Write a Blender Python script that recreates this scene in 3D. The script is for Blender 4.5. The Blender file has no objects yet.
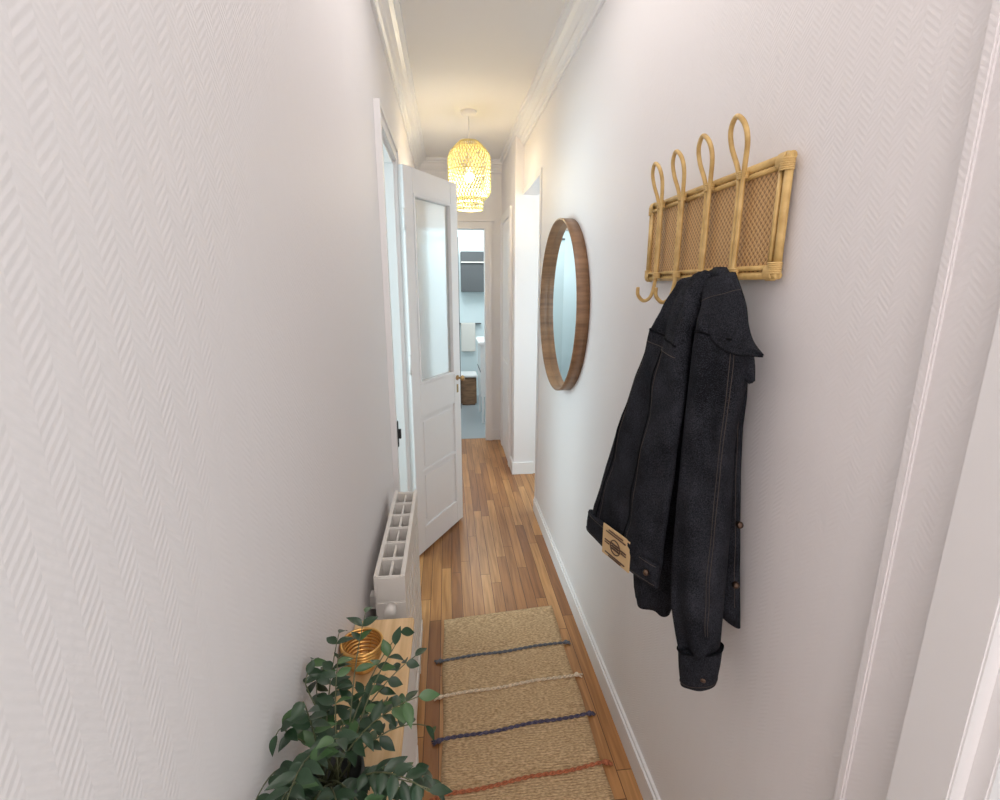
import bpy, bmesh, math, random
from mathutils import Vector, Matrix
random.seed(23)
S=bpy.context.scene
S.view_settings.view_transform='Standard'
COL=S.collection

# ---------------- material helpers ----------------
def mat(name,color=(.8,.8,.8),rough=.5,metal=0,spec=.5):
    m=bpy.data.materials.new(name); m.use_nodes=True
    b=m.node_tree.nodes['Principled BSDF']
    b.inputs['Base Color'].default_value=(*color,1); b.inputs['Roughness'].default_value=rough
    b.inputs['Metallic'].default_value=metal; b.inputs['Specular IOR Level'].default_value=spec
    return m
def N(m,t,**k):
    n=m.node_tree.nodes.new(t)
    for a,v in k.items(): setattr(n,a,v)
    return n
def L(m,a,b): m.node_tree.links.new(a,b)
def bsdf(m): return m.node_tree.nodes['Principled BSDF']
def mathn(m,op,a,b=None,c=None):
    n=N(m,'ShaderNodeMath',operation=op)
    for i,v in enumerate((a,b,c)):
        if v is None: continue
        if isinstance(v,(int,float)): n.inputs[i].default_value=v
        else: L(m,v,n.inputs[i])
    return n.outputs[0]
def coords(m):
    t=N(m,'ShaderNodeTexCoord'); s=N(m,'ShaderNodeSeparateXYZ'); L(m,t.outputs['Object'],s.inputs[0]); return t.outputs['Object'],s.outputs
def bump(m,h,strength,dist):
    b=N(m,'ShaderNodeBump'); b.inputs['Strength'].default_value=strength; b.inputs['Distance'].default_value=dist
    L(m,h,b.inputs['Height']); L(m,b.outputs[0],bsdf(m).inputs['Normal'])
def noisecol(m,c1,c2,scale=(5,5,5),detail=4,nscale=1,lo=.3,hi=.7):
    o,_=coords(m); mp=N(m,'ShaderNodeMapping'); mp.inputs['Scale'].default_value=scale; L(m,o,mp.inputs[0])
    n=N(m,'ShaderNodeTexNoise'); n.inputs['Scale'].default_value=nscale; n.inputs['Detail'].default_value=detail; L(m,mp.outputs[0],n.inputs['Vector'])
    r=N(m,'ShaderNodeValToRGB'); r.color_ramp.elements[0].color=(*c1,1); r.color_ramp.elements[1].color=(*c2,1)
    r.color_ramp.elements[0].position=lo; r.color_ramp.elements[1].position=hi
    L(m,n.outputs['Fac'],r.inputs[0]); L(m,r.outputs[0],bsdf(m).inputs['Base Color'])
    return n.outputs['Fac']

# glass-fibre wallpaper, faint herringbone
M_wall=mat('wallpaper_paint',(.82,.785,.782),.6)
o,sp=coords(M_wall)
pp=mathn(M_wall,'PINGPONG',sp['Y'],.020)
v=mathn(M_wall,'MULTIPLY',mathn(M_wall,'ADD',mathn(M_wall,'ADD',sp['Z'],sp['X']),pp),2*math.pi/.009)
w=mathn(M_wall,'SINE',v)
nz=N(M_wall,'ShaderNodeTexNoise'); nz.inputs['Scale'].default_value=70; L(M_wall,o,nz.inputs['Vector'])
hh=mathn(M_wall,'ADD',w,mathn(M_wall,'MULTIPLY',nz.outputs['Fac'],5))
bump(M_wall,hh,.16,.0006)
M_white=mat('white_paint',(.84,.82,.815),.35)
M_ceil=mat('ceiling_paint',(.85,.82,.79),.7)
M_blue=mat('room_paint_daylight_blue',(.50,.72,.76),.6)  # pale blue side rooms; the left room's blue daylight is put into this colour
# floor: random-length narrow oak strips
M_floor=mat('oak_parquet',(.5,.25,.1),.34)
o,sp=coords(M_floor)
PW=.051; PL=.75
xr=mathn(M_floor,'DIVIDE',mathn(M_floor,'ADD',sp['X'],.013),PW); row=mathn(M_floor,'FLOOR',xr); fx=mathn(M_floor,'FRACT',xr)
wn=N(M_floor,'ShaderNodeTexWhiteNoise',noise_dimensions='1D'); L(M_floor,row,wn.inputs['W'])
yr=mathn(M_floor,'DIVIDE',mathn(M_floor,'MULTIPLY_ADD',wn.outputs['Value'],3.7,sp['Y']),PL); sg=mathn(M_floor,'FLOOR',yr); fy=mathn(M_floor,'FRACT',yr)
cc=N(M_floor,'ShaderNodeCombineXYZ'); L(M_floor,row,cc.inputs[0]); L(M_floor,sg,cc.inputs[1])
w2=N(M_floor,'ShaderNodeTexWhiteNoise',noise_dimensions='2D'); L(M_floor,cc.outputs[0],w2.inputs['Vector'])
rp=N(M_floor,'ShaderNodeValToRGB'); e=rp.color_ramp.elements
e[0].color=(.27,.115,.042,1); e[1].color=(.50,.265,.105,1); k=e.new(.45); k.color=(.40,.19,.068,1)
L(M_floor,w2.outputs['Value'],rp.inputs[0])
off=N(M_floor,'ShaderNodeCombineXYZ'); L(M_floor,mathn(M_floor,'MULTIPLY',w2.outputs['Value'],50),off.inputs[2])
va=N(M_floor,'ShaderNodeVectorMath',operation='ADD'); L(M_floor,o,va.inputs[0]); L(M_floor,off.outputs[0],va.inputs[1])
mp=N(M_floor,'ShaderNodeMapping'); mp.inputs['Scale'].default_value=(60,3,1); L(M_floor,va.outputs[0],mp.inputs[0])
n=N(M_floor,'ShaderNodeTexNoise'); n.inputs['Scale'].default_value=1; n.inputs['Detail'].default_value=6; n.inputs['Distortion'].default_value=.6; L(M_floor,mp.outputs[0],n.inputs['Vector'])
r2=N(M_floor,'ShaderNodeValToRGB'); r2.color_ramp.elements[0].color=(.68,.62,.54,1); r2.color_ramp.elements[1].color=(1.12,1.09,1.05,1)
r2.color_ramp.elements[0].position=.3; r2.color_ramp.elements[1].position=.62; L(M_floor,n.outputs['Fac'],r2.inputs[0])
mx=N(M_floor,'ShaderNodeMix',data_type='RGBA',blend_type='MULTIPLY'); mx.inputs[0].default_value=1
L(M_floor,rp.outputs[0],mx.inputs[6]); L(M_floor,r2.outputs[0],mx.inputs[7])
ex=mathn(M_floor,'MULTIPLY',mathn(M_floor,'PINGPONG',fx,.5),PW); ey=mathn(M_floor,'MULTIPLY',mathn(M_floor,'PINGPONG',fy,.5),PL)
gap=mathn(M_floor,'LESS_THAN',mathn(M_floor,'MINIMUM',ex,ey),.0013)
mx2=N(M_floor,'ShaderNodeMix',data_type='RGBA'); L(M_floor,gap,mx2.inputs[0]); L(M_floor,mx.outputs[2],mx2.inputs[6]); mx2.inputs[7].default_value=(.09,.035,.012,1)
L(M_floor,mx2.outputs[2],bsdf(M_floor).inputs['Base Color'])
M_tile=mat('grey_floor_tile',(.30,.33,.35),.3)
M_wood=mat('light_pine',(.62,.42,.22),.45); noisecol(M_wood,(.60,.38,.18),(.80,.57,.32),(60,3,60))
M_walnut=mat('walnut_veneer',(.22,.11,.05),.4); noisecol(M_walnut,(.18,.095,.048),(.34,.19,.10),(8,8,50))
M_rattan=mat('rattan_cane',(.66,.43,.16),.4); noisecol(M_rattan,(.50,.31,.10),(.72,.50,.20),(40,40,40))
M_bind=mat('rattan_binding',(.66,.45,.18),.5)
M_cane=mat('woven_cane_webbing',(.4,.22,.08),.55)
o,sp=coords(M_cane)
sy=mathn(M_cane,'SINE',mathn(M_cane,'MULTIPLY',sp['Y'],2*math.pi/.0125)); sz=mathn(M_cane,'SINE',mathn(M_cane,'MULTIPLY',sp['Z'],2*math.pi/.0125))
pr=mathn(M_cane,'MULTIPLY',sy,sz)
dg=mathn(M_cane,'SINE',mathn(M_cane,'MULTIPLY',mathn(M_cane,'ADD',sp['Y'],sp['Z']),2*math.pi/.00625))
ht=mathn(M_cane,'ADD',pr,mathn(M_cane,'MULTIPLY',dg,.4))
rc=N(M_cane,'ShaderNodeValToRGB'); rc.color_ramp.elements[0].color=(.22,.10,.028,1); rc.color_ramp.elements[1].color=(.64,.39,.17,1)
rc.color_ramp.elements[0].position=.14; rc.color_ramp.elements[1].position=.58
L(M_cane,mathn(M_cane,'MULTIPLY_ADD',ht,.35,.5),rc.inputs[0]); L(M_cane,rc.outputs[0],bsdf(M_cane).inputs['Base Color']); bump(M_cane,ht,.6,.001)
# denim
M_denim=mat('dark_denim',(.014,.016,.026),.85,spec=.10)
o,sp=coords(M_denim)
wv=mathn(M_denim,'SINE',mathn(M_denim,'MULTIPLY',mathn(M_denim,'ADD',sp['Y'],mathn(M_denim,'ADD',sp['Z'],sp['X'])),2*math.pi/.003))
nn=N(M_denim,'ShaderNodeTexNoise'); nn.inputs['Scale'].default_value=500; nn.inputs['Detail'].default_value=2; L(M_denim,o,nn.inputs['Vector'])
nb=N(M_denim,'ShaderNodeTexNoise'); nb.inputs['Scale'].default_value=14; nb.inputs['Detail'].default_value=3; L(M_denim,o,nb.inputs['Vector'])
sm=mathn(M_denim,'ADD',mathn(M_denim,'MULTIPLY_ADD',wv,.06,nn.outputs['Fac']),mathn(M_denim,'MULTIPLY_ADD',nb.outputs['Fac'],.5,-.25))
rd=N(M_denim,'ShaderNodeValToRGB'); rd.color_ramp.elements[0].color=(.005,.0054,.0075,1); rd.color_ramp.elements[1].color=(.042,.044,.054,1)
rd.color_ramp.elements[0].position=.35; rd.color_ramp.elements[1].position=.8
L(M_denim,sm,rd.inputs[0]); L(M_denim,rd.outputs[0],bsdf(M_denim).inputs['Base Color']); bump(M_denim,nn.outputs['Fac'],.15,.0006)
M_stitch=mat('stitch_thread',(.05,.037,.028),.7)
M_seam=mat('denim_seam',(.004,.0045,.006),.9,spec=.1)
M_patch=mat('leather_patch',(.66,.46,.24),.6)
M_print=mat('patch_print',(.10,.05,.03),.7)
M_copper=mat('button_metal',(.12,.08,.06),.4,1)
M_rad=mat('radiator_enamel',(.78,.74,.69),.35)
M_black=mat('black_metal',(.015,.015,.015),.4)
M_brass=mat('brass',(.45,.30,.14),.3,1)
M_gold=mat('gold_wire',(.72,.42,.14),.28,1)
M_mirror=mat('mirror_glass',(.95,.96,.96),.01,1)
M_frost=mat('door_glass',(.93,.96,.96),.10); bsdf(M_frost).inputs['Transmission Weight'].default_value=.8
M_leaf=mat('leaf_green',(.020,.050,.022),.35)
M_leaf2=mat('leaf_light_green',(.055,.12,.04),.35)
M_stem=mat('stem_green',(.10,.11,.05),.5)
M_pot=mat('pot_ceramic',(.05,.055,.05),.35)
M_dark=mat('dark_grey_textile',(.10,.105,.11),.8)
M_rug=mat('jute_rug',(.5,.38,.2),.95,spec=.1)
o,sp=coords(M_rug)
mp=N(M_rug,'ShaderNodeMapping'); mp.inputs['Scale'].default_value=(90,260,200); L(M_rug,o,mp.inputs[0])
n=N(M_rug,'ShaderNodeTexNoise'); n.inputs['Scale'].default_value=1; n.inputs['Detail'].default_value=3; L(M_rug,mp.outputs[0],n.inputs['Vector'])
r=N(M_rug,'ShaderNodeValToRGB'); r.color_ramp.elements[0].color=(.32,.20,.10,1); r.color_ramp.elements[1].color=(.70,.50,.30,1)
r.color_ramp.elements[0].position=.3; r.color_ramp.elements[1].position=.66
L(M_rug,n.outputs['Fac'],r.inputs[0]); L(M_rug,r.outputs[0],bsdf(M_rug).inputs['Base Color'])
rw=mathn(M_rug,'ADD',n.outputs['Fac'],mathn(M_rug,'MULTIPLY',mathn(M_rug,'SINE',mathn(M_rug,'MULTIPLY',sp['Y'],2*math.pi/.009)),.35)); bump(M_rug,rw,.7,.003)

# ---------------- mesh helpers ----------------
def link(o,parent=None):
    COL.objects.link(o)
    if parent: o.parent=parent
    return o
def empty(name,loc=(0,0,0)):
    e=bpy.data.objects.new(name,None); e.empty_display_size=.05; COL.objects.link(e); return e
def meshobj(name,bm,m,parent=None,smooth=False):
    me=bpy.data.meshes.new(name); bmesh.ops.recalc_face_normals(bm,faces=bm.faces); bm.to_mesh(me); bm.free()
    for mm in (m if isinstance(m,(list,tuple)) else [m]): me.materials.append(mm)
    if smooth:
        for p in me.polygons: p.use_smooth=True
    return link(bpy.data.objects.new(name,me),parent)
def addbox(bm,a,b,mi=0):
    vs=[bm.verts.new((x,y,z)) for x in (a[0],b[0]) for y in (a[1],b[1]) for z in (a[2],b[2])]
    for f in ((0,1,3,2),(4,6,7,5),(0,4,5,1),(2,3,7,6),(0,2,6,4),(1,5,7,3)):
        bm.faces.new([vs[i] for i in f]).material_index=mi
def boxes(name,lst,m,parent=None,bev=0,seg=2,jit=True):
    bm=bmesh.new()
    for i,(a,b) in enumerate(lst):
        e=(i%9)*.00018 if jit else 0     # avoid exactly coincident faces between parts
        a=[v+e for v in a]; b=[v-e for v in b]
        if jit and abs(a[2])<.002: a[2]=0
        addbox(bm,a,b)
    if bev: bmesh.ops.bevel(bm,geom=list(bm.edges),offset=bev,segments=seg,affect='EDGES',clamp_overlap=True)
    return meshobj(name,bm,m,parent)
def prism(name,prof,axis,a,b,m,parent=None):
    bm=bmesh.new()
    def P(p,t): return (p[0],t,p[1]) if axis=='y' else (t,p[0],p[1])
    A=[bm.verts.new(P(p,a)) for p in prof]; B=[bm.verts.new(P(p,b)) for p in prof]; n=len(prof)
    bm.faces.new(A); bm.faces.new(B)
    for i in range(n): bm.faces.new((A[i],A[(i+1)%n],B[(i+1)%n],B[i]))
    return meshobj(name,bm,m,parent)
def catmull(pts,k=6,closed=False):
    P=[Vector(p) for p in pts]; out=[]; n=len(P)
    for i in range(n if closed else n-1):
        p0=P[(i-1)%n] if (closed or i>0) else P[0]*2-P[1]
        p1=P[i]; p2=P[(i+1)%n]
        p3=P[(i+2)%n] if (closed or i+2<n) else P[-1]*2-P[-2]
        for j in range(k):
            t=j/k
            out.append(.5*((2*p1)+(p2-p0)*t+(2*p0-5*p1+4*p2-p3)*t*t+(3*p1-p0-3*p2+p3)*t**3))
    if not closed: out.append(P[-1])
    return out
def addtube(bm,pts,rad,seg=8,closed=False,mi=0,caps=True):
    pts=[Vector(p) for p in pts]; n=len(pts); rings=[]; up=None
    for i,p in enumerate(pts):
        a=pts[(i-1)%n] if (closed or i>0) else p; b=pts[(i+1)%n] if (closed or i<n-1) else p
        t=(b-a).normalized()
        if up is None: up=Vector((0,0,1)) if abs(t.z)<.9 else Vector((1,0,0))
        s=t.cross(up).normalized(); up=s.cross(t).normalized()
        r=rad(i/(max(1,n-1))) if callable(rad) else rad
        rings.append([bm.verts.new(p+(s*math.cos(q)+up*math.sin(q))*r) for q in [2*math.pi*j/seg for j in range(seg)]])
    for i in range(n if closed else n-1):
        A=rings[i];B=rings[(i+1)%n]
        for j in range(seg):
            f=bm.faces.new((A[j],A[(j+1)%seg],B[(j+1)%seg],B[j])); f.material_index=mi; f.smooth=True
    if caps and not closed:
        bm.faces.new(rings[0]).material_index=mi; bm.faces.new(rings[-1]).material_index=mi
def tube(name,pts,rad,m,parent=None,seg=8,closed=False):
    bm=bmesh.new(); addtube(bm,pts,rad,seg,closed); return meshobj(name,bm,m,parent,True)
def addlathe(bm,prof,c,seg=48,axis='z',mi=0):
    rings=[]
    for r,h in prof:
        ring=[]
        for j in range(seg):
            q=2*math.pi*j/seg
            if axis=='z': v=(c[0]+r*math.cos(q),c[1]+r*math.sin(q),c[2]+h)
            elif axis=='x': v=(c[0]+h,c[1]+r*math.cos(q),c[2]+r*math.sin(q))
            else: v=(c[0]+r*math.cos(q),c[1]+h,c[2]+r*math.sin(q))
            ring.append(bm.verts.new(v))
        rings.append(ring)
    for A,B in zip(rings,rings[1:]):
        for j in range(seg):
            f=bm.faces.new((A[j],A[(j+1)%seg],B[(j+1)%seg],B[j])); f.material_index=mi; f.smooth=True
    return rings
def lathe(name,prof,c,m,parent=None,seg=48,axis='z'):
    bm=bmesh.new(); addlathe(bm,prof,c,seg,axis); return meshobj(name,bm,m,parent)

XL=-.238; XR=.56; XF=.50; ZC=2.54; YE=4.62; YB=-1.3
OY0,OY1=1.985,2.515   # left door opening
# ---------------- shell ----------------
boxes('floor',[((-1.9,YB,-.05),(1.9,YE+.05,0))],M_floor,jit=False)
boxes('ceiling',[((-1.9,YB-.1,ZC),(1.9,6.8,ZC+.05))],M_ceil,jit=False)
boxes('wall_left',[((XL-.12,YB,0),(XL,OY0,ZC)),((XL-.12,OY1,0),(XL,YE,ZC)),((XL-.12,OY0,2.06),(XL,OY1,ZC))],M_wall,jit=False)
boxes('wall_right',[((XR,YB,0),(XR+.1,-.45,ZC)),((XR,-.45,2.1),(XR+.1,.372,ZC)),((XR,.372,0),(XR+.1,3.037,ZC)),((XR,3.037,2.118),(XR+.1,3.70,ZC)),((XF,3.70,0),(XR+.12,YE,ZC))],M_wall,jit=False)
boxes('wall_back',[((XL-.1,YB-.1,0),(XR+.1,YB,ZC))],M_wall,jit=False)
boxes('wall_end',[((XL,YE,0),(-.2,YE+.1,ZC)),((.345,YE,0),(XF+.2,YE+.1,ZC)),((-.2,YE,1.98),(.345,YE+.1,ZC))],M_white,jit=False)
boxes('wall_side_room_left',[((-1.9,1.0,0),(-1.8,3.6,ZC)),((-1.8,3.5,0),(XL-.12,3.6,ZC)),((-1.8,1.0,0),(XL-.12,1.1,ZC))],M_blue,jit=False)
boxes('wall_side_room_right',[((1.8,-1.3,0),(1.9,4.6,ZC)),((XR+.1,1.0,0),(1.8,1.1,ZC)),((XR+.1,-1.3,0),(1.8,-1.2,ZC)),((XR+.12,4.5,0),(1.8,4.6,ZC))],M_blue,jit=False)
boxes('baseboard_right',[((XR-.014,.51,0),(XR,3.037,.085)),((XR-.009,.51,.083),(XR,3.037,.10))],M_white,bev=.0015)
boxes('baseboard_right_far',[((XF-.014,3.69,0),(XF,YE,.10)),((XF-.014,3.686,0),(XR+.1,3.70,.10))],M_white,bev=.0015)
boxes('baseboard_left',[((XL,YB,0),(XL+.014,1.92,.10)),((XL,2.59,0),(XL+.014,YE,.10))],M_white,bev=.0015)
boxes('baseboard_end',[((.41,YE-.014,0),(XF-.014,YE,.10))],M_white,bev=.0015)
pr=[(0,2.44),(.010,2.44),(.012,2.455),(.022,2.46),(.03,2.478),(.036,2.48),(.05,2.50),(.066,2.508),(.068,2.518),(.085,2.522),(.088,ZC),(0,ZC)]
prism('trim_cornice_left',[(XL+a,b) for a,b in pr],'y',YB,YE,M_white)
prism('trim_cornice_right',[(XR-a,b) for a,b in pr],'y',YB,YE,M_white)
prism('trim_cornice_end',[(YE-a,b) for a,b in pr],'x',XL,XF,M_white)
l=[]
for (o0,o1,d) in ((.065,0,.014),(.065,.048,.022),(.014,0,.019)):
    l.append(((XL,OY0-o0,0),(XL+d,OY0-o1,2.06+o0)))
    l.append(((XL,OY1+o1,0),(XL+d,OY1+o0,2.06+o0)))
    l.append(((XL,OY0-o1,2.06+o1),(XL+d,OY1+o1,2.06+o0)))
l.append(((XL-.12,OY0,0),(XL+.002,OY0+.015,2.058))); l.append(((XL-.12,OY1-.015,0),(XL+.002,OY1,2.058))); l.append(((XL-.12,OY0+.015,2.045),(XL,OY1-.015,2.06)))
boxes('trim_door_casing_left',l,M_white)
e=empty('door_latch_plate'); boxes('plate',[((XL+.0195,OY0-.014,.84),(XL+.0235,OY0+.004,.95))],M_black,e,.001); boxes('keeper',[((XL+.0225,OY0-.010,.875),(XL+.034,OY0+.002,.915))],M_black,e,.001)
# casing near right
boxes('trim_door_casing_right',[((XR-.008,.43,0),(XR,.512,2.24)),((XR-.013,.500,0),(XR-.001,.514,2.243)),((XR-.008,-.45,2.1),(XR,.43,2.24))],M_wall,bev=.002)
boxes('trim_door_jamb_right',[((XR-.022,.372,0),(XR,.436,2.16)),((XR-.003,.352,0),(XR+.1,.374,2.1)),((XR-.022,-.45,2.1),(XR,.372,2.16))],M_white,bev=.002)
boxes('trim_opening_right',[((XR-.006,3.0,.1),(XR,3.037,2.15)),((XR-.006,3.037,2.118),(XR,3.70,2.15)),((XR,3.037,0),(XR+.1,3.043,2.118))],M_white)
e=empty('door_2')
boxes('leaf',[((XF-.012,3.92,.01),(XF-.002,4.42,2.0))],M_white,e,.002)
boxes('casing',[((XF-.022,3.85,0),(XF-.001,3.92,2.07)),((XF-.022,4.42,0),(XF-.001,4.49,2.07)),((XF-.022,3.92,2.0),(XF-.001,4.42,2.07))],M_white,e,.003)
boxes('panels',[((XF-.018,3.98,.15),(XF-.010,4.36,.85)),((XF-.018,3.98,1.0),(XF-.010,4.36,1.9))],M_white,e,.003)
boxes('trim_end_door_casing',[((.345,YE-.02,0),(.41,YE,2.04)),((-.2,YE-.02,1.98),(.345,YE,2.04)),((.375,YE-.028,0),(.409,YE-.018,2.038)),((-.2,YE-.028,2.02),(.375,YE-.018,2.038)),((-.2,YE-.04,2.04),(.43,YE,2.06))],M_white)

# ---------------- bathroom beyond ----------------
boxes('bathroom_floor',[((-.9,YE+.05,-.05),(1.3,6.7,.001))],M_tile,jit=False)
boxes('wall_bathroom',[((-.9,6.6,0),(1.3,6.7,ZC)),((-.9,YE+.1,0),(-.8,6.6,ZC)),((1.2,YE+.1,0),(1.3,6.6,ZC))],mat('bathroom_paint',(.74,.83,.85),.4),jit=False)
e=empty('bathroom_vanity')
boxes('cabinet',[((.34,5.2,.30),(.8,5.75,.86))],M_white,e,.006)
boxes('basin_top',[((.32,5.18,.86),(.8,5.77,.90))],M_white,e,.01)
boxes('drawer_line',[((.335,5.22,.57),(.341,5.73,.58))],M_dark,e)
for i,(x,y) in enumerate(((.36,5.22),(.36,5.73),(.76,5.22),(.76,5.73))): boxes('leg_%d'%i,[((x-.012,y-.012,0),(x+.012,y+.012,.30))],M_white,e)
e=empty('shower_screen')
boxes('glass',[((-.3,5.9,.05),(.13,5.91,2.0))],mat('screen_glass',(.60,.70,.72),.1),e)
boxes('post',[((.12,5.89,.0),(.14,5.92,2.02)),((-.3,5.89,2.0),(.12,5.92,2.02))],M_dark,e)
e=empty('wall_cabinet')
boxes('body',[((.18,6.45,1.40),(.62,6.6,1.90))],M_dark,e,.004)
boxes('shelf',[((.18,6.43,1.76),(.62,6.45,1.775))],M_rad,e,.002)
e=empty('laundry_basket')
boxes('body',[((.14,6.05,0.0),(.34,6.35,.36))],M_walnut,e,.02)
boxes('rim',[((.13,6.04,.36),(.35,6.36,.385))],M_white,e,.005)
e=empty('towel_rail')
boxes('rail',[((.14,6.56,.98),(.44,6.60,.995))],M_dark,e,.003)
boxes('towel',[((.17,6.545,.62),(.36,6.575,1.0))],M_rad,e,.006)

# ---------------- open door leaf ----------------
A=Vector((-.192,2.505,0)); B=Vector((.068,2.955,0))
W=(B-A).length; ang=math.atan2(B.y-A.y,B.x-A.x)
door=empty('door_1'); door.location=(A.x,A.y,0); door.rotation_euler=(0,0,ang)
T=.034; st=.075
boxes('stiles_and_rails',[((0,0,.015),(st,T,2.045)),((W-st,0,.015),(W,T,2.045)),((st,0,.015),(W-st,T,.16)),((st,0,.80),(W-st,T,.98)),((st,0,1.93),(W-st,T,2.045))],M_white,door,.002)
boxes('lower_panel',[((st-.002,.012,.15),(W-st+.002,T-.012,.81)),((st+.03,.006,.19),(W-st-.03,T-.006,.46)),((st+.03,.006,.51),(W-st-.03,T-.006,.77)),((st-.002,.002,.475),(W-st+.002,T-.002,.495))],M_white,door,.003)
boxes('glass_pane',[((st-.002,.013,.97),(W-st+.002,.021,1.94))],M_frost,door)
l=[]
for (z0,z1) in ((.98,.995),(1.915,1.93)): l.append(((st,-.005,z0),(W-st,T+.005,z1)))
l.append(((st,-.005,.98),(st+.015,T+.005,1.93))); l.append(((W-st-.015,-.005,.98),(W-st,T+.005,1.93)))
boxes('glazing_bead',l,M_white,door,.002)
bm=bmesh.new()
for sgn,y0 in ((-1,0),(1,T)):
    addlathe(bm,[(.0,-.0),(.016,0),(.016,.004*sgn),(.006,.006*sgn),(.006,.022*sgn),(.013,.027*sgn),(.018,.036*sgn),(.013,.045*sgn),(0,.048*sgn)],(W-.04,y0,.95),20,'y')
meshobj('door_knob',bm,M_brass,door)
boxes('escutcheon',[((W-.048,-.003,.86),(W-.032,T+.003,.91))],M_brass,door,.001)
for i,z in enumerate((.25,1.1,1.8)): tube('hinge_%d'%i,[(-.006,.0,z-.05),(-.006,.0,z+.05)],.007,M_white,door,10)

# ---------------- radiator ----------------
rad=empty('radiator')
x0,x1=-.212,-.130; zt=.75; zb=.14
n=6; ys=[1.185+i*(.545/n) for i in range(n+1)]
l=[((x0+.001,y-.006,zb+.001),(x1-.001,y+.006,zt-.006)) for y in ys]
boxes('fins',l,M_rad,rad,.003)
boxes('rails',[((x0,1.175,zt-.07),(x0+.012,1.741,zt)),((x1-.012,1.175,zt-.07),(x1,1.741,zt)),((x0,1.175,zb-.003),(x1,1.741,zb+.05))],M_rad,rad,.003)
l=[]
for a,b in zip(ys,ys[1:]):
    l.append(((x1-.010,a+.010,zb+.03),(x1-.003,b-.010,zt-.05))); l.append(((x0+.003,a+.010,zb+.03),(x0+.01,b-.010,zt-.05)))
    l.append((((x0+x1)/2-.004,a+.004,zb+.03),((x0+x1)/2+.004,b-.004,zt-.012)))
boxes('front_plates',l,M_rad,rad,.002)
boxes('end_plate',[((x0+.003,1.170,zb+.02),(x1-.003,1.178,zt-.075))],M_rad,rad,.003)
tube('supply_pipe',[(-.17,1.155,.0),(-.17,1.155,.16),(-.17,1.18,.17)],.009,M_rad,rad)
lathe('valve',[(0,-.02),(.014,-.02),(.016,0),(.014,.02),(0,.022)],(-.17,1.155,.66),M_rad,rad,20,'y')
boxes('wall_bracket',[((XL,1.25,.6),(x0+.002,1.28,.64)),((XL,1.64,.6),(x0+.002,1.67,.64))],M_rad,rad)
boxes('feet',[((x0+.01,1.23,0),(x1-.01,1.25,zb+.01)),((x0+.01,1.66,0),(x1-.01,1.68,zb+.01))],M_rad,rad)

# ---------------- console ----------------
con=empty('console_table')
boxes('wood_top',[((XL+.003,.20,.702),(-.098,1.045,.72))],M_wood,con,.003)
boxes('cabinet_body',[((XL+.016,.21,.03),(-.108,1.036,.702))],M_white,con,.003)
boxes('drawer_fronts',[((-.109,.22,.05),(-.102,1.03,.36)),((-.109,.22,.37),(-.102,1.03,.69))],M_white,con,.002)
boxes('plinth',[((XL+.02,.23,0),(-.115,1.02,.031))],M_white,con)

# gold wire bowl
g=empty('wire_bowl'); GX,GY=-.193,.895
bm=bmesh.new()
def gr(t): return .022+.019*math.sin(t*math.pi*.5)
for i in range(9):
    t=i/8; addtube(bm,[(GX+gr(t)*math.cos(q),GY+gr(t)*math.sin(q),.7245+.055*t) for q in [2*math.pi*j/36 for j in range(36)]],.0034,6,True)
for j in range(10):
    q=2*math.pi*j/10
    addtube(bm,[(GX+gr(i/8)*math.cos(q),GY+gr(i/8)*math.sin(q),.7245+.055*i/8) for i in range(9)],.0018,5)
addlathe(bm,[(0,-.002),(.022,-.002),(.022,0.001),(0,.001)],(GX,GY,.7225),24)
meshobj('wire_body',bm,M_gold,g)

# ---------------- plant ----------------
pl=empty('potted_plant')
PC=Vector((-.178,.57,0))
lathe('pot',[(0,.721),(.032,.721),(.042,.74),(.047,.80),(.045,.835),(.041,.835),(.042,.80),(0,.80)],(PC.x,PC.y,0),M_pot,pl,32)
bm=bmesh.new()
def leaf(bm,p,d,nrm,ln,wd,mi):
    d=d.normalized(); s=d.cross(nrm)
    if s.length<1e-3: s=Vector((1,0,0))
    s.normalize(); n2=s.cross(d).normalized()
    K=7; rows=[]
    for i in range(K+1):
        t=i/K; w=wd*.5*math.sin(math.pi*min(1,t**.8))*(1 if t<.95 else .6)
        c=p+d*ln*t-n2*ln*.22*t*t
        row=[c-s*w+n2*w*.35,c,c+s*w+n2*w*.35]
        for q in row: q.x=max(q.x,XL+.003)
        rows.append([bm.verts.new(q) for q in row])
    for a,b in zip(rows,rows[1:]):
        for j in (0,1):
            f=bm.faces.new((a[j],a[j+1],b[j+1],b[j])); f.material_index=mi; f.smooth=True
def clampp(v):
    v=v.copy(); v.x=max(v.x,XL+.010)
    if v.z<.735 and v.x<-.09: v.z=.735
    return v
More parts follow.
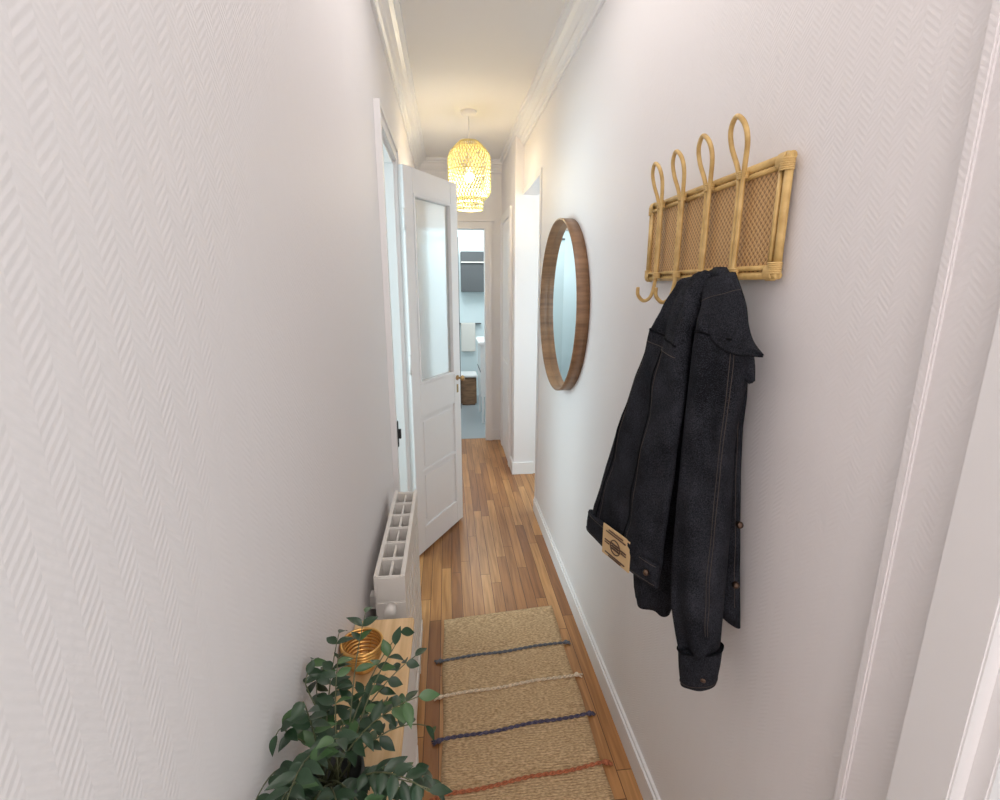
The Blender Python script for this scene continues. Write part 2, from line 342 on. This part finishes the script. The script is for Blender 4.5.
# (azimuth deg, elevation deg, length): hand-set sprays, upright ones, drooping ones over the edge, and ones along the wall
sprays=[(80,70,.21),(60,60,.21),(95,58,.20),(70,45,.19),(40,50,.19),(20,40,.17),(5,30,.15),(-10,38,.16),(-25,20,.15),(-40,45,.18),(0,60,.19),
 (-70,55,.21),(-90,50,.22),(-100,65,.23),(-110,40,.20),(-85,30,.20),(-60,25,.18),(120,55,.19),(150,60,.19),(200,65,.20),(230,55,.21),(250,42,.22),(-95,78,.20),(110,78,.18),(35,72,.19),(50,30,.16),(-50,70,.20),(-120,60,.22),(265,55,.23),(15,15,.15),(-98,68,.25),(-104,55,.25),(85,30,.16),(-30,60,.18)]
for k,(azd,eld,ln) in enumerate(sprays):
    az=math.radians(azd+random.uniform(-6,6)); el=math.radians(eld)
    cx_=math.cos(az)*(.66 if math.cos(az)>0 else .6)
    d=Vector((cx_*math.cos(el),math.sin(az)*math.cos(el)*.85,math.sin(el))).normalized()
    p=Vector((PC.x+random.uniform(-.02,.02),PC.y+random.uniform(-.02,.02),.80)); pts=[clampp(p)]
    n=11; dr=random.uniform(.10,.21)
    for i in range(n):
        p=p+d*(ln*1.08/n) ; d=(d+Vector((.006,0,-dr))).normalized()
        pts.append(clampp(p))
    addtube(bm,pts,lambda t:.0016-.0009*t,5,mi=2)
    for i in range(4,n+1):
        t=(pts[i]-pts[i-1])
        if t.length<1e-5: t=d.copy()
        t.normalize()
        for sg in ((-1,1) if i<n else (0,)):
            side=t.cross(Vector((0,0,1)))
            if side.length<.01: side=Vector((1,0,0))
            side.normalize()
            dd=(t*.6+side*sg*.8+Vector((random.uniform(-.35,.35),random.uniform(-.35,.35),random.uniform(-.55,.1)))).normalized()
            if pts[i].x+dd.x*.03<XL+.004: dd.x=abs(dd.x)*.3
            if pts[i].x<-.09 and pts[i].z+dd.z*.04<.73: dd.z=abs(dd.z)
            if random.random()<.72 or sg==0:
                leaf(bm,pts[i],dd,Vector((random.uniform(-.5,.5),random.uniform(-.7,.3),1)),random.uniform(.022,.034),random.uniform(.0120,.0165),0 if random.random()<.8 else 1)
meshobj('foliage',bm,[M_leaf,M_leaf2,M_stem],pl)

# ---------------- rug ----------------
rug=empty('runner_rug')
bm=bmesh.new(); NX,NY=26,150
y0,y1=.25,1.985; xa,xb=-.052,.457
def RY(x,t): return t+.10*(x-.2)
def RZ(x,y): return .009+.0012*math.sin(y*35)+.0008*math.sin(x*40+y*9)
top=[];bot=[]
for j in range(NY+1):
    yy=y0+(y1-y0)*j/NY; a=[];b=[]
    for i in range(NX+1):
        x=xa+(xb-xa)*i/NX+(.003*math.sin(yy*14) if i in(0,NX) else 0)
        a.append(bm.verts.new((x,RY(x,yy),RZ(x,yy)))); b.append(bm.verts.new((x,RY(x,yy),.001)))
    top.append(a);bot.append(b)
for j in range(NY):
    for i in range(NX):
        bm.faces.new((top[j][i],top[j][i+1],top[j+1][i+1],top[j+1][i])).smooth=True
    for i in (0,NX): bm.faces.new((top[j][i],top[j+1][i],bot[j+1][i],bot[j][i]))
for j in (0,NY):
    for i in range(NX): bm.faces.new((top[j][i],top[j][i+1],bot[j][i+1],bot[j][i]))
meshobj('woven_body',bm,M_rug,rug)
cols=[((.15,.16,.18)),((.74,.60,.44)),((.09,.08,.13)),((.46,.15,.07)),((.15,.16,.18)),((.74,.60,.44)),((.09,.08,.13))]
for k,yc in enumerate((1.735,1.555,1.375,1.19,1.01,.83,.65)):
    m=mat('rug_yarn_%d'%k,cols[k],.9); noisecol(m,tuple(c*.6 for c in cols[k]),tuple(min(1,c*1.3) for c in cols[k]),(150,150,150))
    bm=bmesh.new()
    for ph in (0,math.pi):
        pts=[]
        for i in range(141):
            x=xa-.012+(xb-xa+.024)*i/140
            q=i*.55+ph
            pts.append((x,RY(x,yc)+.0035*math.sin(q)+.003*math.sin(x*23+k),.0115+.0025*math.cos(q)))
        addtube(bm,pts,.0032,6)
    for sx,xe in ((-1,xa-.012),(1,xb+.012)):
        bmesh.ops.create_icosphere(bm,subdivisions=2,radius=.009,matrix=Matrix.Translation((xe,RY(xe,yc),.0105)))
        for t in range(7):
            a=random.uniform(-.6,.6); ll=random.uniform(.014,.026)
            addtube(bm,[(xe,RY(xe,yc),.011),(xe+sx*ll*.5*math.cos(a),RY(xe,yc)+ll*.5*math.sin(a),.008),(xe+sx*ll*math.cos(a),RY(xe,yc)+ll*math.sin(a),.004)],.0024,5)
    meshobj('stripe_yarn_%d'%k,bm,m,rug)

# ---------------- round mirror ----------------
mi=empty('round_mirror'); R=.394; C=(XR,2.315,1.394)
bm=bmesh.new()
addlathe(bm,[(R-.030,-.001),(R,-.001),(R+.001,-.052),(R-.002,-.054),(R-.006,-.054),(R-.008,-.052),(R-.009,-.012),(R-.030,-.012),(R-.030,-.001)],C,96,'x')
meshobj('wood_frame',bm,M_walnut,mi)
bm=bmesh.new(); R_=addlathe(bm,[(R-.010,-.013),(R-.010,-.016),(R-.014,-.0175)],C,96,'x'); bm.faces.new(R_[0]); bm.faces.new(R_[-1])
meshobj('glass',bm,M_mirror,mi)

# ---------------- rattan coat rack ----------------
rk=empty('rattan_coat_rack')
ya,yb,za,zb_=.792,1.330,1.514,1.698
boxes('cane_panel',[((.545,ya,za),(.551,yb,zb_))],M_cane,rk)
bm=bmesh.new()
def rectpts(i,x):
    return [(x,ya+i,za+i),(x,yb-i,za+i),(x,yb-i,zb_-i),(x,ya+i,zb_-i)]
for off,xx,rr in ((.0,.547,.0070),(.013,.543,.0045)):
    P=rectpts(off,xx)
    for a,b in zip(P,P[1:]+P[:1]):
        a=Vector(a);b=Vector(b);d=(b-a).normalized(); addtube(bm,[a-d*.006,b+d*.006] if off==0 else [a,b],rr,10)
meshobj('frame_poles',bm,M_rattan,rk)
bm=bmesh.new()
for cy,cz,sy,sz in ((ya,za,1,1),(yb,za,-1,1),(yb,zb_,-1,-1),(ya,zb_,1,-1)):
    for i in range(6):
        t=i*.0032
        for (py,pz,ax) in ((cy+sy*(t+.004),cz+sz*.005,'y'),(cy+sy*.005,cz+sz*(t+.004),'z')):
            ring=[]
            for j in range(14):
                q=2*math.pi*j/14
                if ax=='y': ring.append((.546+.009*math.cos(q),py,pz+.0125*math.sin(q)))
                else: ring.append((.546+.009*math.cos(q),py+.0125*math.sin(q),pz))
            addtube(bm,ring,.0018,5,True)
meshobj('corner_bindings',bm,M_bind,rk)
for k,yy in enumerate((.897,1.013,1.130,1.242)):
    bm=bmesh.new()
    pts=[(.487,yy+.004,1.492),(.488,yy+.002,1.472),(.503,yy,1.458),(.520,yy,1.468),(.528,yy-.002,1.50),(.531,yy-.004,1.56),(.531,yy-.004,1.66),(.528,yy-.010,1.70),(.520,yy-.024,1.740),(.513,yy-.021,1.768),(.509,yy-.001,1.784),(.513,yy+.021,1.768),(.520,yy+.024,1.740),(.528,yy+.010,1.70),(.531,yy+.006,1.66),(.531,yy+.006,1.56),(.532,yy+.005,1.515)]
    addtube(bm,catmull(pts,7),.0045,10)
    meshobj('hook_%d'%k,bm,M_rattan,rk)
    bm=bmesh.new()
    for zc in (1.690,1.522):
        for i in range(4):
            addtube(bm,[(.533+.0075*math.cos(q),yy+.001+.0115*math.sin(q),zc+i*.0036-.006) for q in [2*math.pi*j/14 for j in range(14)]],.0019,5,True)
    meshobj('hook_binding_%d'%k,bm,M_bind,rk)

# ---------------- denim jacket ----------------
jk=empty('denim_jacket')
V=Vector
def loft(name,secs,m,parent,fold=.004,freq=9,seed=0,K=5,seg=48,tuck=None):
    rnd=random.Random(seed)
    Ls=catmull([s[0] for s in secs],K); Rs=catmull([s[1] for s in secs],K); Ts=catmull([(s[2],0,0) for s in secs],K)
    bm=bmesh.new(); rings=[]; n=len(Ls)
    ph=[rnd.uniform(0,6.28) for _ in range(6)]; P=[]
    for i in range(n):
        l,r_=Ls[i],Rs[i]; c=(l+r_)/2; h=(r_-l)/2
        ax=(Ls[min(i+1,n-1)]+Rs[min(i+1,n-1)]-Ls[max(i-1,0)]-Rs[max(i-1,0)]).normalized()
        nr=h.cross(ax).normalized(); t=Ts[i].x/2; ring=[]; v=i/(n-1)
        for j in range(seg):
            q=2*math.pi*j/seg; cc=math.cos(q); ss=math.sin(q)
            su=math.copysign(abs(ss)**.75,ss)
            w=fold*(math.sin(cc*freq*.5+ph[0]+v*2.2)*.9+.6*math.sin(cc*freq+ph[1]-v*5)+.5*math.sin(v*26+cc*4+ph[2])+.35*math.sin(v*47-cc*6+ph[3]))*min(1,abs(ss)*1.6)*min(1,v*5+.25)
            ring.append(c+h*cc+nr*(t*su+w))
        P.append(ring); rings.append([bm.verts.new(p) for p in ring])
    for A_,B_ in zip(rings,rings[1:]):
        for j in range(seg):
            bm.faces.new((A_[j],A_[(j+1)%seg],B_[(j+1)%seg],B_[j])).smooth=True
    bm.faces.new(rings[0]); bm.faces.new(rings[-1])
    o=meshobj(name,bm,m,parent)
    cen=[sum(r,Vector())/seg for r in P]
    return P,cen
def col(nm,Pc,j,i0,i1,rad=.0012,m=None,out=.0004):
    P,c=Pc; n=len(P); i1=min(i1,n-1)
    pts=[P[i][j%48]+(P[i][j%48]-c[i]).normalized()*out for i in range(i0,i1+1)]
    tube(nm,catmull(pts,3),rad,m or M_stitch,jk,5)
def rowl(nm,Pc,i,j0,j1,rad=.0012,m=None,out=.0004):
    P,c=Pc
    pts=[P[i][j%48]+(P[i][j%48]-c[i]).normalized()*out for j in range(j0,j1+1)]
    tube(nm,catmull(pts,3),rad,m or M_stitch,jk,5)
backL=[V((.500,.955,1.510)),V((.480,.983,1.488)),V((.46,1.013,1.425)),V((.43,1.050,1.30)),V((.385,1.062,1.142)),V((.36,1.090,.99)),V((.349,1.110,.90))]
backR=[V((.485,.885,1.520)),V((.470,.891,1.471)),V((.455,.886,1.397)),V((.44,.863,1.286)),V((.43,.860,1.126)),V((.425,.862,.995)),V((.422,.867,.893))]
bp=loft('back_panel',[(a,b,t) for a,b,t in zip(backL,backR,(.03,.045,.05,.05,.04,.035,.028))],M_denim,jk,.006,8,1)
wb=loft('waistband',[(V((.346,1.113,.945)),V((.4210,.862,.938)),.036),(V((.344,1.116,.92)),V((.4200,.861,.912)),.037),(V((.343,1.116,.893)),V((.4200,.862,.884)),.035)],M_denim,jk,.001,8,1)
sl=loft('sleeve',[(V((.485,.90,1.48)),V((.520,.845,1.46)),.05),(V((.465,.880,1.43)),V((.522,.815,1.41)),.07),(V((.45,.862,1.362)),V((.522,.798,1.345)),.08),(V((.445,.859,1.207)),V((.52,.808,1.221)),.078),(V((.44,.849,1.023)),V((.515,.786,1.052)),.072),(V((.44,.835,.874)),V((.51,.771,.914)),.068),(V((.45,.802,.78)),V((.505,.7585,.815)),.056)],M_denim,jk,.007,6,3)
cf=loft('cuff',[(V((.447,.805,.79)),V((.508,.755,.82)),.058),(V((.450,.801,.75)),V((.507,.754,.78)),.058),(V((.453,.795,.715)),V((.506,.757,.742)),.054)],M_denim,jk,.001,6,3)
loft('far_sleeve',[(V((.48,1.0,1.44)),V((.530,.94,1.45)),.04),(V((.46,1.03,1.25)),V((.53,.96,1.25)),.06),(V((.44,1.03,1.0)),V((.52,.95,1.0)),.065),(V((.435,1.02,.84)),V((.50,.93,.84)),.06),(V((.44,1.01,.765)),V((.49,.94,.755)),.05)],M_denim,jk,.005,6,5)
fp=loft('front_panel',[(V((.50,.93,1.46)),V((.530,.86,1.45)),.028),(V((.49,.93,1.321)),V((.540,.826,1.321)),.034),(V((.48,.93,1.215)),V((.542,.824,1.215)),.034),(V((.48,.92,1.042)),V((.544,.800,1.042)),.032),(V((.48,.91,.90)),V((.544,.763,.855)),.03)],M_denim,jk,.004,7,6)
loft('collar_stand',[(V((.513,.92,1.530)),V((.498,.868,1.530)),.02),(V((.503,.935,1.515)),V((.503,.845,1.505)),.036),(V((.485,.94,1.48)),V((.512,.825,1.455)),.05)],M_denim,jk,.002,5,9)
cl=loft('collar_flap',[(V((.478,.895,1.505)),V((.506,.843,1.520)),.014),(V((.460,.862,1.445)),V((.508,.806,1.470)),.018),(V((.464,.822,1.402)),V((.505,.785,1.432)),.014),(V((.476,.778,1.385)),V((.500,.758,1.408)),.010),(V((.488,.718,1.388)),V((.490,.714,1.392)),.004)],M_denim,jk,.0010,5,4)
loft('lapel',[(V((.50,.845,1.41)),V((.532,.81,1.40)),.014),(V((.50,.815,1.355)),V((.530,.792,1.36)),.012),(V((.515,.782,1.332)),V((.522,.776,1.338)),.006)],M_denim,jk,.001,5,8)
# seams & stitches on the surfaces
rowl('yoke_seam',bp,11,25,44,.0022,M_seam); rowl('yoke_stitch',bp,12,25,44,.0008)
col('side_seam',bp,29,11,28,.002,M_seam); col('side_stitch',bp,30,12,28,.0006)
col('panel_seam',bp,37,12,28,.002,M_seam); col('panel_stitch',bp,38,12,28,.0006)
rowl('waist_stitch_top',wb,1,25,46,.0008); rowl('waist_stitch_low',wb,9,25,46,.0008)
for j in (40,41): col('sleeve_stitch_%d'%j,sl,j,6,28,.0006)
rowl('armhole_seam',sl,7,26,46,.0022,M_seam); rowl('cuff_edge',cf,0,24,60,.0022,M_seam); rowl('cuff_stitch',cf,9,24,60,.0006)
col('placket_stitch',fp,45,4,19,.0006)
rowl('collar_stitch',cl,3,26,46,.0006)
# leather patch
hemA=V((.344,1.116,0)); hemB=V((.4200,.861,0)); hd=(hemB-hemA).normalized()
hn=V((hd.y,-hd.x,0))
if hn.x>0: hn=-hn
def hp(t,z,off):
    t=.37+(t-.26)*1.22
    p=hemA.lerp(hemB,t)+hn*off; p.z=z; return p
pe=bmesh.new()
vs=[[pe.verts.new(hp(t,z,.0215+.001*math.sin(t*9))) for t in (.26,.36,.46,.56)] for z in (.884,.919,.958)]
for a,b in zip(vs,vs[1:]):
    for j in range(3): pe.faces.new((a[j],a[j+1],b[j+1],b[j]))
o=meshobj('leather_patch',pe,M_patch,jk); md=o.modifiers.new('s','SOLIDIFY'); md.thickness=.003; md.offset=0
pe=bmesh.new()
def sgm(z,ta,tb,r=.0016): addtube(pe,[hp(ta,z,.0238),hp(tb,z,.0238)],r,5)
for z,ta,tb in ((.951,.33,.49),(.945,.30,.52),(.893,.30,.52),(.888,.34,.48),(.923,.29,.35),(.923,.47,.53),(.917,.29,.34),(.917,.48,.53)): sgm(z,ta,tb)
c0=[hp(.41+.055*math.cos(q),.919+.017*math.sin(q),.0238) for q in [2*math.pi*j/20 for j in range(20)]]
addtube(pe,c0,.0014,5,True)
for z in (.925,.919,.913): sgm(z,.37,.45,.002)
meshobj('patch_print',pe,M_print,jk)
bm=bmesh.new()
bt=hemA.lerp(hemB,.93)+hn*.017; bt.z=.915
for c in (bt,V((.535,.789,1.06)),V((.535,.778,.94)),V((.474,.752,.757))):
    bmesh.ops.create_uvsphere(bm,u_segments=14,v_segments=8,radius=.007,matrix=Matrix.Translation(c))
meshobj('buttons',bm,M_copper,jk)

# ---------------- pendant lamp ----------------
pn=empty('pendant_lamp'); PX,PY=.158,3.36
M_bamboo=mat('bamboo_strip',(.70,.60,.28),.5)
b=bsdf(M_bamboo); b.inputs['Emission Color'].default_value=(.9,.70,.26,1); b.inputs['Emission Strength'].default_value=.06
lathe('canopy',[(0,ZC-.001),(.05,ZC-.001),(.048,ZC-.018),(.02,ZC-.03),(0,ZC-.032)],(PX,PY,0),M_white,pn,32)
tube('cord',[(PX,PY,ZC-.03),(PX,PY,2.24)],.003,M_white,pn)
lathe('socket',[(0,2.25),(.02,2.25),(.022,2.20),(.0,2.195)],(PX,PY,0),M_white,pn,20)
def prof_out(t):
    z=2.366-.346*t
    if t<.3: r=.06+.075*math.sin(t/.3*math.pi/2)
    elif t<.82: r=.135
    else: r=.135-.045*((t-.82)/.18)**2
    return r,z
def prof_in(t): return .088-.004*t, 2.03-.065*t
bm=bmesh.new()
for pf,ns,tw,st_ in ((prof_out,40,1.35,28),(prof_in,26,.35,5)):
    for sg in (-1,1):
        for s_ in range(ns):
            pts=[]
            for i in range(st_+1):
                t=i/st_; r_,z=pf(t); q=2*math.pi*s_/ns+sg*tw*t
                pts.append((PX+r_*math.cos(q),PY+r_*math.sin(q),z))
            addtube(bm,pts,.0028,4,caps=False)
    for t in (0,.02,.5,.98,1):
        r_,z=pf(t); addtube(bm,[(PX+r_*math.cos(q),PY+r_*math.sin(q),z) for q in [2*math.pi*j/40 for j in range(40)]],.0035,6,True)
meshobj('woven_shade',bm,M_bamboo,pn)
M_bulb=mat('bulb',(1,1,1),.3); b=bsdf(M_bulb); b.inputs['Emission Color'].default_value=(1,.92,.72,1); b.inputs['Emission Strength'].default_value=16
bm=bmesh.new(); bmesh.ops.create_uvsphere(bm,u_segments=24,v_segments=14,radius=.03,matrix=Matrix.Translation((PX,PY,2.16))); meshobj('bulb',bm,M_bulb,pn,True)

# ---------------- lights ----------------
def light(nm,typ,loc,e,col,size=None,rot=(0,0,0),sy=None):
    d=bpy.data.lights.new(nm,typ); d.energy=e; d.color=col
    if typ=='AREA':
        d.shape='RECTANGLE'; d.size=size; d.size_y=sy or size
    elif size: d.shadow_soft_size=size
    o=bpy.data.objects.new(nm,d); o.location=loc; o.rotation_euler=rot; COL.objects.link(o); return o
light('lamp_pendant_light','POINT',(PX,PY,2.11),11,(1,.88,.69),.03)
light('fill_behind_camera','AREA',(.17,YB+.03,1.45),13,(1,.96,.965),.7,(math.radians(90),0,0),1.9)  # added soft fill behind the camera; the back wall has no window
light('lamp_ceiling_entry','AREA',(.17,-.35,ZC-.02),5.5,(1,.95,.93),.45,(0,0,0),1.2)
light('fill_ceiling_hall','AREA',(.17,1.35,ZC-.02),4.2,(1,.96,.94),.35,(0,0,0),.9)  # added fill at the ceiling, out of view, brightens the mid corridor
light('lamp_daylight_left_room','AREA',(-1.7,2.3,1.4),40,(.8,.95,1),1.4,(0,math.radians(-90),0),1.6)
light('lamp_daylight_right_room','AREA',(1.7,2.6,1.4),40,(.87,.95,1),1.6,(0,math.radians(90),0),2.6)
light('lamp_daylight_right_near','AREA',(1.7,-.1,1.4),9,(.88,.97,1),1.6,(0,math.radians(90),0),1.8)
light('lamp_bathroom','AREA',(.2,5.6,ZC-.03),34,(.92,.985,1),1.0)
wd=bpy.data.worlds.new('w'); wd.use_nodes=True; S.world=wd
wd.node_tree.nodes['Background'].inputs[0].default_value=(.85,.92,1,1); wd.node_tree.nodes['Background'].inputs[1].default_value=.6

# ---------------- camera ----------------
cam=bpy.data.objects.new('camera',bpy.data.cameras.new('camera')); COL.objects.link(cam)
cam.data.sensor_width=36; cam.data.lens=17.64; cam.data.clip_start=.02
cam.location=(0,0,1.5); cam.rotation_euler=(math.pi/2-math.atan(116/490),0,-math.atan(53/503.5))
S.camera=cam
